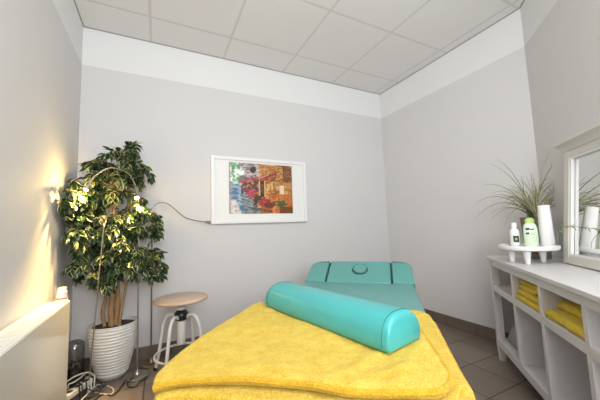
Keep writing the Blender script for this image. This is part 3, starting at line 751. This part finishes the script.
add('apron', [((.04+PW, F-.022, zr), (L1-PW, F-.003, zt-.001)), ((.04+PW, BK+.002, zr), (L1-PW, BK+.02, zt-.001)), ((.045, BK+PW, zr), (.065, F-PW, zt-.001)), ((L1-.02, BK+PW, zr), (L1-.002, F-PW, zt-.001))])
add('bottom_shelf', [((.04+PW, BK+.012, .132), (L1-PW, F-.02, zb1-.004)), ((.04+PW, F-.022, zb0), (L1-PW, F-.002, zb1)), ((.045, BK+PW, zb0), (.075, F-PW, zb1))])
add('middle_shelf', [((.04+PW, BK+.012, .512), (L1-PW, F-.02, zm1-.003)), ((.04+PW, F-.022, zm0), (L1-PW, F-.002, zm1)), ((.045, BK+PW, zm0), (.075, F-PW, zm1))])
divs = ((.447,.476), (.802,.831), (1.158,1.187))
for a0, a1 in divs:
    add('divider', [((a0, BK+.012, zb1-.003), (a1, F-.001, zm0+.0)), ((a0, BK+.012, zm1-.003), (a1, F-.001, zr))])
add('back_panel', [((.447, BK, zb0), (L1-PW, BK+.010, zr))], bev=0)
add('side_pane', [((.058, BK+PW, zb1), (.062, F-PW, zm0)), ((.058, BK+PW, zm1), (.062, F-PW, zr))], m=M['pane'], bev=0)

# towels in the bays
def folded(a0, a1, o0, o1, z0, h, seed, label, group, tagbit=False, slope=0):
    """one towel folded over: rounded fold nose to the front, layered look"""
    mb = MB(); n = 26; m = 22
    prof = []
    for k in range(m):
        an = -PI/2 + PI*k/(m-1); prof.append((math.cos(an)*h*.45, h/2 + math.sin(an)*h/2))
    rings = []
    vs = []
    for i in range(n):
        u = i/(n-1); a = a0 + (a1-a0)*u
        ed = min(1, min(u, 1-u)*9); sq = .72+.28*math.sin(ed*PI/2)
        w1 = .006*noise.noise(Vector((a*12, seed, 0))); w2 = .004*noise.noise(Vector((a*9, seed, 7)))
        for (x, z) in prof:
            vs.append(W(a, o1 - h*.45 + x + w1, z0 + h*(1-sq)*0 + z*sq + w2*z/h))
        for k in range(m-1, -1, -1):
            x, z = prof[k]
            vs.append(W(a, o0 + h*.45 - x, z0 + z*sq + (w2 + slope)*z/h))
    M_ = 2*m; fs = []
    for i in range(n-1):
        for k in range(M_):
            q = (k+1) % M_; fs.append((i*M_+k, i*M_+q, (i+1)*M_+q, (i+1)*M_+k))
    fs.append(tuple(range(M_))); fs.append(tuple(range((n-1)*M_, n*M_)))
    mb.add(vs, fs)
    o = mb.build('folded_towel', M['terry3'], smooth=60); tag(o, label, 'towel', group)
    # centre crease between the two folded layers
    if tagbit:
        t = MB().box((a1-.075, o1-.008, z0+h*.45), (a1-.045, o1+.006, z0+h*.62), fn=W); t.build('care_tag', M['tag'], o, smooth=0)
    return o
zs = zm1 + .001
g1 = 'thin yellow towels stacked in a console bay'
for k, (hh, lb) in enumerate(((.030,'lowest folded yellow towel of the stack of four thin ones in the console'), (.031,'folded yellow towel second from the bottom in the stack of four thin ones'),
                              (.030,'folded yellow towel just under the topmost in the stack of four thin ones'), (.022,'thinnest folded yellow towel lying topmost on the stack of four'))):
    folded(.479+.003*k, .798-.003*k, .05, F-.006-.010*k, zs, hh, k*3.1, lb, g1, tagbit=(k == 2)); zs += hh + .0005
g2 = 'thick yellow towels piled in a console bay'
folded(.834, 1.153, .05, F-.006, zm1+.001, .045, 12.2, 'thick folded yellow towel underneath another in the pile of only two', g2)
folded(.838, 1.148, .05, F-.055, zm1+.0465, .040, 15.5, 'thick folded yellow towel with dark tag on top of the pile of only two', g2, tagbit=True, slope=.02)
# crumpled grey cloth low in the first bay
mb = MB(); n = 30
vs = []
for j in range(n):
    for i in range(n):
        u = i/(n-1); v = j/(n-1); e = min(u, 1-u, v, 1-v)
        hgt = min(1, e*6)**.5 * (.11 + .05*noise.noise(Vector((u*5, v*5, 3))) + .03*abs(noise.noise(Vector((u*11, v*11, 8)))))
        vs.append(W(.10+u*.30, .06+v*.27, zb1 + .002 + max(0, hgt)))
k = n*n; vs += [W(.10+.30*(i % n)/(n-1), .06+.27*(i//n)/(n-1), zb1+.001) for i in range(k)]
fs = [(j*n+i, j*n+i+1, (j+1)*n+i+1, (j+1)*n+i) for j in range(n-1) for i in range(n-1)]
fs += [tuple(q+k for q in reversed(f)) for f in fs]
mb.add(vs, fs); cl_ = mb.build('crumpled_cloth', M['greycloth'], smooth=70)
tag(cl_, 'crumpled grey-green cloth on the lower left shelf of the console table', 'cloth')

# ------------------------------------------------------------------ mirror leaning on the wall
mr = thing('mirror', W(.85, .09, .739), 'large off-white framed mirror leaning on the angled wall on the console', 'mirror')
MH = .715; MW = .95; OB, OT = .108, .035
la = math.atan2(OB-OT, MH)
def MR(a, d, h):      # along, depth out of the frame face (negative = behind), height up the frame
    return W(.443+a, OB - .0 - h*math.sin(la) + d*math.cos(la), .7445 + h*math.cos(la) + d*math.sin(la))
fwid = .052
def mbox(name, boxes, m, par=mr, bev=.002):
    mb = MB()
    for lo, hi in boxes: mb.box(lo, hi, fn=MR)
    return mb.build(name, m, par, bevel=bev, smooth=0)
mbox('stile', [((0,-.03,0),(fwid,0,MH-.06))], M['mirrorw']); mbox('stile', [((MW-fwid,-.03,0),(MW,0,MH-.06))], M['mirrorw'])
mbox('bottom_rail', [((fwid,-.03,0),(MW-fwid,-.001,.045))], M['mirrorw'])
mbox('top_rail', [((fwid,-.03,MH-.10),(MW-fwid,-.001,MH-.06))], M['mirrorw'])
mbox('glass', [((fwid,-.026,.045),(MW-fwid,-.022,MH-.10))], M['mirror'], bev=0)
mbox('inner_bevel', [((fwid,-.021,.045),(fwid+.016,-.004,MH-.10)),((MW-fwid-.012,-.021,.045),(MW-fwid,-.004,MH-.10)),((fwid+.012,-.021,.045),(MW-fwid-.012,-.004,.057)),((fwid+.012,-.021,MH-.112),(MW-fwid-.012,-.004,MH-.10))], M['white'])
mb = MB()
cp = [(-.028,MH-.06),(.004,MH-.06),(.008,MH-.05),(.020,MH-.035),(.034,MH-.025),(.040,MH-.018),(.040,MH-.006),(-.028,MH-.006)]
for e0, e1 in ((0, MW),):
    vs = []
    for side in (0, 1):
        for d_, h_ in cp:
            ext = max(0, d_)*.9; vs.append(MR((e0-ext) if side == 0 else (e1+ext), d_, h_))
    n = len(cp); mb.add(vs, [tuple(range(n)), tuple(range(2*n-1, n-1, -1))] + [(k, (k+1) % n, n+(k+1) % n, n+k) for k in range(n)])
mb.build('crown_moulding', M['mirrorw'], mr, smooth=0)

# ------------------------------------------------------------------ riser tray and what stands on it
RC = W(.41, .26, 0); TZ = .842
rt = thing('riser_tray', RC + V(0,0,.738), 'round white footed tray standing on the left end of the console table', 'tray')
MB().lathe([(.138,TZ-.024),(.148,TZ-.021),(.151,TZ-.012),(.151,TZ-.002),(.149,TZ+.003),(.145,TZ+.003),(.143,TZ-.002),(.0,TZ-.002)], RC, 72, cap=False).build('plate', M['white'], rt, smooth=40)
un = MB().lathe([(.138,TZ-.0245),(.0,TZ-.0245)], RC, 48, cap=False); un.build('underside', M['white'], rt)
for fa, fo_ in ((.492,.298), (.395,.345), (.392,.182)):
    q = W(fa, fo_, 0)
    MB().lathe([(.010,.7385),(.012,.742),(.018,TZ-.05),(.021,TZ-.0245)], q, 24).build('foot', M['white'], rt, smooth=40)
def on_tray(a, o): return W(.41+a, .26+o, TZ-.002)
p = on_tray(-.035, .052)
b1 = thing('lotion_bottle', p, 'small white bottle with a black square label on the footed tray', 'bottle')
MB().lathe([(.023,0),(.027,.004),(.027,.085),(.022,.100),(.013,.108),(.0125,.112)], p, 32).build('body', M['whitep'], b1, smooth=50)
MB().lathe([(.0155,.112),(.0155,.140),(.014,.144)], p, 28).build('cap', M['whitep'], b1, smooth=50)
def wrap_label(par, c, r, a0, a1, z0, z1, m, name='label', sx=1):
    mb = MB(); n = 10; vs = []
    for k in range(n+1):
        a = math.radians(a0+(a1-a0)*k/n)
        for rr in (r, r+.0008):
            for z in (z0, z1): vs.append(V(c[0]+rr*math.cos(a), c[1]+rr*math.sin(a), c[2]+z))
    fs = []
    for k in range(n):
        i = k*4; j = i+4; fs += [(i+2,i+3,j+3,j+2),(i,j,j+1,i+1),(i+1,j+1,j+3,i+3),(i,i+2,j+2,j)]
    fs += [(0,1,3,2),(n*4,n*4+2,n*4+3,n*4+1)]
    mb.add(vs, fs); return mb.build(name, m, par, smooth=50)
l1 = wrap_label(b1, p, .0275, 188, 250, .022, .062, M['label'])
wrap_label(l1, p, .0286, 205, 232, .034, .050, M['labelg'], 'label_mark')
p = on_tray(.034, -.008)
b2 = thing('shampoo_bottle', p, 'pale green bottle with a lime cap and dark print on the footed tray', 'bottle')
sq = lambda q: V(p.x + (q.x-p.x), p.y + (q.y-p.y), q.z)
def flat(q):          # oval bottle: wide across the view, thin along it
    dx, dy = q.x-p.x, q.y-p.y; wv = V(.80,-.60,0); dv = V(.60,.80,0); d = V(dx, dy, 0)
    return p + wv*d.dot(wv)*1.0 + dv*d.dot(dv)*.62 + V(0,0,q.z-p.z)
MB().lathe([(.034,0),(.038,.004),(.039,.07),(.037,.11),(.031,.130),(.022,.140)], p, 36, fn=flat).build('body', M['glassbot'], b2, smooth=50)
MB().lathe([(.024,.1405),(.025,.150),(.025,.158),(.018,.168),(.010,.172)], p, 28, fn=flat).build('cap', M['greencap'], b2, smooth=50)
def print_strip(z0, z1, x0, x1, m):
    mb = MB(); vs = []; n = 6
    for k in range(n+1):
        x = x0+(x1-x0)*k/n; y = -math.sqrt(max(0, 1-(x/.040)**2))*.040*.62 - .0006
        for dy in (0, -.0008):
            for z in (z0, z1): vs.append(p + V(.80,-.60,0)*x + V(.60,.80,0)*(y+dy) + V(0,0,z))
    fs = []
    for k in range(n):
        i = k*4; j = i+4; fs += [(i+2,i+3,j+3,j+2),(i,j,j+1,i+1),(i+1,j+1,j+3,i+3),(i,i+2,j+2,j)]
    fs += [(0,1,3,2),(n*4,n*4+2,n*4+3,n*4+1)]
    mb.add(vs, fs); mb.build('label_print', m, b2, smooth=50)
print_strip(.098, .112, -.033, -.016, M['labelb']); print_strip(.100, .106, -.014, .006, M['labelb']); print_strip(.072, .084, -.033, -.020, M['labelb']); print_strip(.072, .076, -.016, .004, M['labelg'])
p = on_tray(.022, -.092)
ro = thing('paper_towel_roll', p, 'tall white paper towel roll standing at the right of the footed tray', 'paper roll')
MB().lathe([(.032,0),(.0345,.003),(.034,.08),(.032,.16),(.029,.242),(.028,.245),(.014,.245),(.013,.235)], p, 48, cap=False).build('paper', M['paper'], ro, smooth=50)
MB().lathe([(.0125,.004),(.0125,.243),(.011,.243),(.011,.004)], p, 24, cap=False).build('core', M['seatw'], ro)

# grass plant behind the tray
p = W(.20, .130, .7385)
gp = thing('potted_grass', p, 'wispy olive grass plant in a taupe planter behind the footed tray', 'plant')
sqp = []
def tapered(name, m, z0, z1, r0, r1, par):
    mb = MB(); vs = []
    poly = rrect(-1, 1, -1, 1, .3, 5); n = len(poly)
    for (r, z) in ((r0*.96, z0), (r0, z0+.004), (r1, z1), (r1-.008, z1), (r1-.012, z1-.03)):
        for x, y in poly: vs.append(p + V(.8*x*r-.6*y*r*-1*1, -.6*x*r+.8*y*r, z))
    fs = [tuple(range(n-1,-1,-1)), tuple(range(4*n, 5*n))]
    for i in range(4):
        for k in range(n): fs.append((i*n+k, i*n+(k+1) % n, (i+1)*n+(k+1) % n, (i+1)*n+k))
    mb.add(vs, fs); return mb.build(name, m, par, smooth=40)
tapered('planter', M['rattan'], 0, .278, .052, .066, gp)
blades = MB()
top = p + V(0,0,.255)
vr = V(.894,-.447,0)      # rightwards as one faces the corner
vd = V(.447,.894,0)
def blade(ang, reach, rise, depth, w, mi, droop):
    n = 12; side = None; pts = []
    b = top + V(random.uniform(-.03,.03), random.uniform(-.03,.03), 0)
    dirv = vr*math.sin(ang) + vd*depth
    for k in range(n):
        t = k/(n-1)
        q = b + dirv*reach*(t**1.35) + V(0,0, rise*math.sin(min(1.0, t*.8)*PI/2) - droop*t**3)
        pts.append(q)
    vs = []
    for k, q in enumerate(pts):
        t = k/(n-1); ww = w*(1-t**2.2) + .0005
        tg = (pts[min(k+1,n-1)]-pts[max(k-1,0)]).normalized(); sd = tg.cross(V(-.55,-.83,.15)).normalized()
        nn = tg.cross(sd).normalized()
        vs += [q - sd*ww, q + nn*ww*.35, q + sd*ww, q - nn*ww*.2]
    fs = []
    for k in range(n-1):
        for a in range(4): b2_ = (a+1) % 4; fs.append((k*4+a, k*4+b2_, (k+1)*4+b2_, (k+1)*4+a))
    fs += [(3,2,1,0), ((n-1)*4, (n-1)*4+1, (n-1)*4+2, (n-1)*4+3)]
    blades.add(vs, fs, mi)
for k in range(95):
    ang = random.gauss(-.1, .85); s_ = math.sin(ang)
    blade(ang, random.uniform(.12,.40), random.uniform(.18,.40)*(1-.25*abs(s_)), random.uniform(-.35,.15), random.uniform(.0015,.0028), int(random.random() < .45), random.uniform(0,.12)*abs(s_)+.02)
for ang, reach, rise, droop in ((-1.5,.50,.26,.23),(-1.4,.46,.29,.16),(-1.3,.42,.34,.08),(-1.1,.40,.42,.02),(-.9,.36,.46,.02),(.5,.25,.52,0),(.7,.34,.50,.02),(1.3,.36,.36,.04),(1.5,.40,.34,.10),(1.4,.42,.30,.08),(-1.5,.36,.18,.16),(-1.2,.30,.20,.22)):
    blade(ang, reach, rise, -.25, .0026, int(reach*100) % 2, droop)
for v in blades.v:
    d = (v - P0).dot(NN)
    if d < .012: v += NN*(.012-d)
    v.x = min(v.x, XR-.006)
blades.build('blades', [M['grass'], M['grassp']], gp, smooth=80)

# green sprig rising from the tray across the mirror frame
sp0 = on_tray(.075, -.095)+V(0,0,.006)
sg = thing('green_sprig', sp0, 'thin green sprig arching from the footed tray across the mirror frame', 'plant')
stem = catmull([sp0, W(.505,.150,.88), W(.53,.155,.92), W(.58,.165,.952), W(.68,.18,.962), W(.78,.19,.960), W(.90,.195,.955), W(1.0,.20,.95)], 8)
MB().tube(stem, [.0014]*len(stem), 6).build('stem', M['grassp'], sg, smooth=60)
lf2 = MB(); lf_save = lf; lf = lf2; stv = random.getstate()
for i in range(18, len(stem)-1):
    for _k in range(1):
        d = (stem[i+1]-stem[i]).normalized()*random.choice((1.2, .8)) + V(random.gauss(0,.35), random.gauss(0,.35), random.gauss(0,.35))
        leaf(stem[i], d, V(0,0,1), random.uniform(.018,.036), random.uniform(.002,.004))
lf2.m = [0]*len(lf2.m)
lf2.build('leaves', M['sprig'], sg, smooth=80)

# ------------------------------------------------------------------ lights
def area(name, loc, rot, sx, sy, power, col):
    l = bpy.data.lights.new(name, 'AREA'); l.shape = 'RECTANGLE'; l.size = sx; l.size_y = sy; l.energy = power; l.color = col
    o = bpy.data.objects.new(name, l); C.objects.link(o); o.location = loc; o.rotation_euler = rot; return o
area('window_daylight', ((WX0+WX1)/2, YF-.02, (WZ0+WZ1)/2), (math.radians(122), 0, math.radians(-34)), WX1-WX0-.1, WZ1-WZ0-.1, 82, (.93,.97,1))
area('added_panel_fill', (.6, -.32, H-.02), (0,0,0), 1.15, .55, 13, (1,.98,.95))  # fill light cast from the added ceiling panel
def glow(loc, power, r=.012):
    l = bpy.data.lights.new('lamp_glow', 'POINT'); l.energy = power; l.color = (1,.68,.24); l.shadow_soft_size = r
    o = bpy.data.objects.new('lamp_glow', l); C.objects.link(o); o.location = loc; return o
def beam(loc, direction, power, ang):
    l = bpy.data.lights.new('lamp_beam', 'SPOT'); l.energy = power; l.color = (1,.68,.24); l.spot_size = math.radians(ang); l.spot_blend = .7; l.shadow_soft_size = .010
    o = bpy.data.objects.new('lamp_beam', l); C.objects.link(o); o.location = loc
    o.rotation_euler = Vector(direction).to_track_quat('-Z', 'Y').to_euler(); return o
e, d = lamps[0]; glow(e + d*.01, 5); beam(e + d*.01, V(-.44,-.06,-.85), 34, 100)
e, d = lamps[1]; glow(e + d*.01, 2.5); beam(e + d*.01, V(-.05,-.15,-1), 34, 110)

w = bpy.data.worlds.new('world'); bpy.context.scene.world = w; w.use_nodes = True
w.node_tree.nodes['Background'].inputs[0].default_value = (.85,.92,1,1); w.node_tree.nodes['Background'].inputs[1].default_value = .8

# ------------------------------------------------------------------ camera
fpx, yaw, pitch, roll = 284.8379, .4637, .0925, -.0333
fw_ = V(math.sin(yaw)*math.cos(pitch), math.cos(yaw)*math.cos(pitch), math.sin(pitch)); r0 = V(math.cos(yaw), -math.sin(yaw), 0); u0 = r0.cross(fw_)
r1 = r0*math.cos(roll) + u0*math.sin(roll); u1 = -r0*math.sin(roll) + u0*math.cos(roll)
cd = bpy.data.cameras.new('camera'); cd.sensor_width = 36; cd.lens = 36*fpx/600; cd.clip_start = .02
cam = bpy.data.objects.new('camera', cd); C.objects.link(cam)
cam.matrix_world = Matrix(((r1.x,u1.x,-fw_.x,0),(r1.y,u1.y,-fw_.y,0),(r1.z,u1.z,-fw_.z,1.006),(0,0,0,1)))
sc_ = bpy.context.scene; sc_.camera = cam
sc_.view_settings.view_transform = 'Standard'; sc_.view_settings.look = 'None'; sc_.view_settings.gamma = 1; sc_.view_settings.exposure = 0.07
sc_.view_settings.use_curve_mapping = False
sc_.cycles.max_bounces = 10; sc_.cycles.diffuse_bounces = 6; sc_.cycles.use_denoising = True; sc_.cycles.sample_clamp_indirect = 6
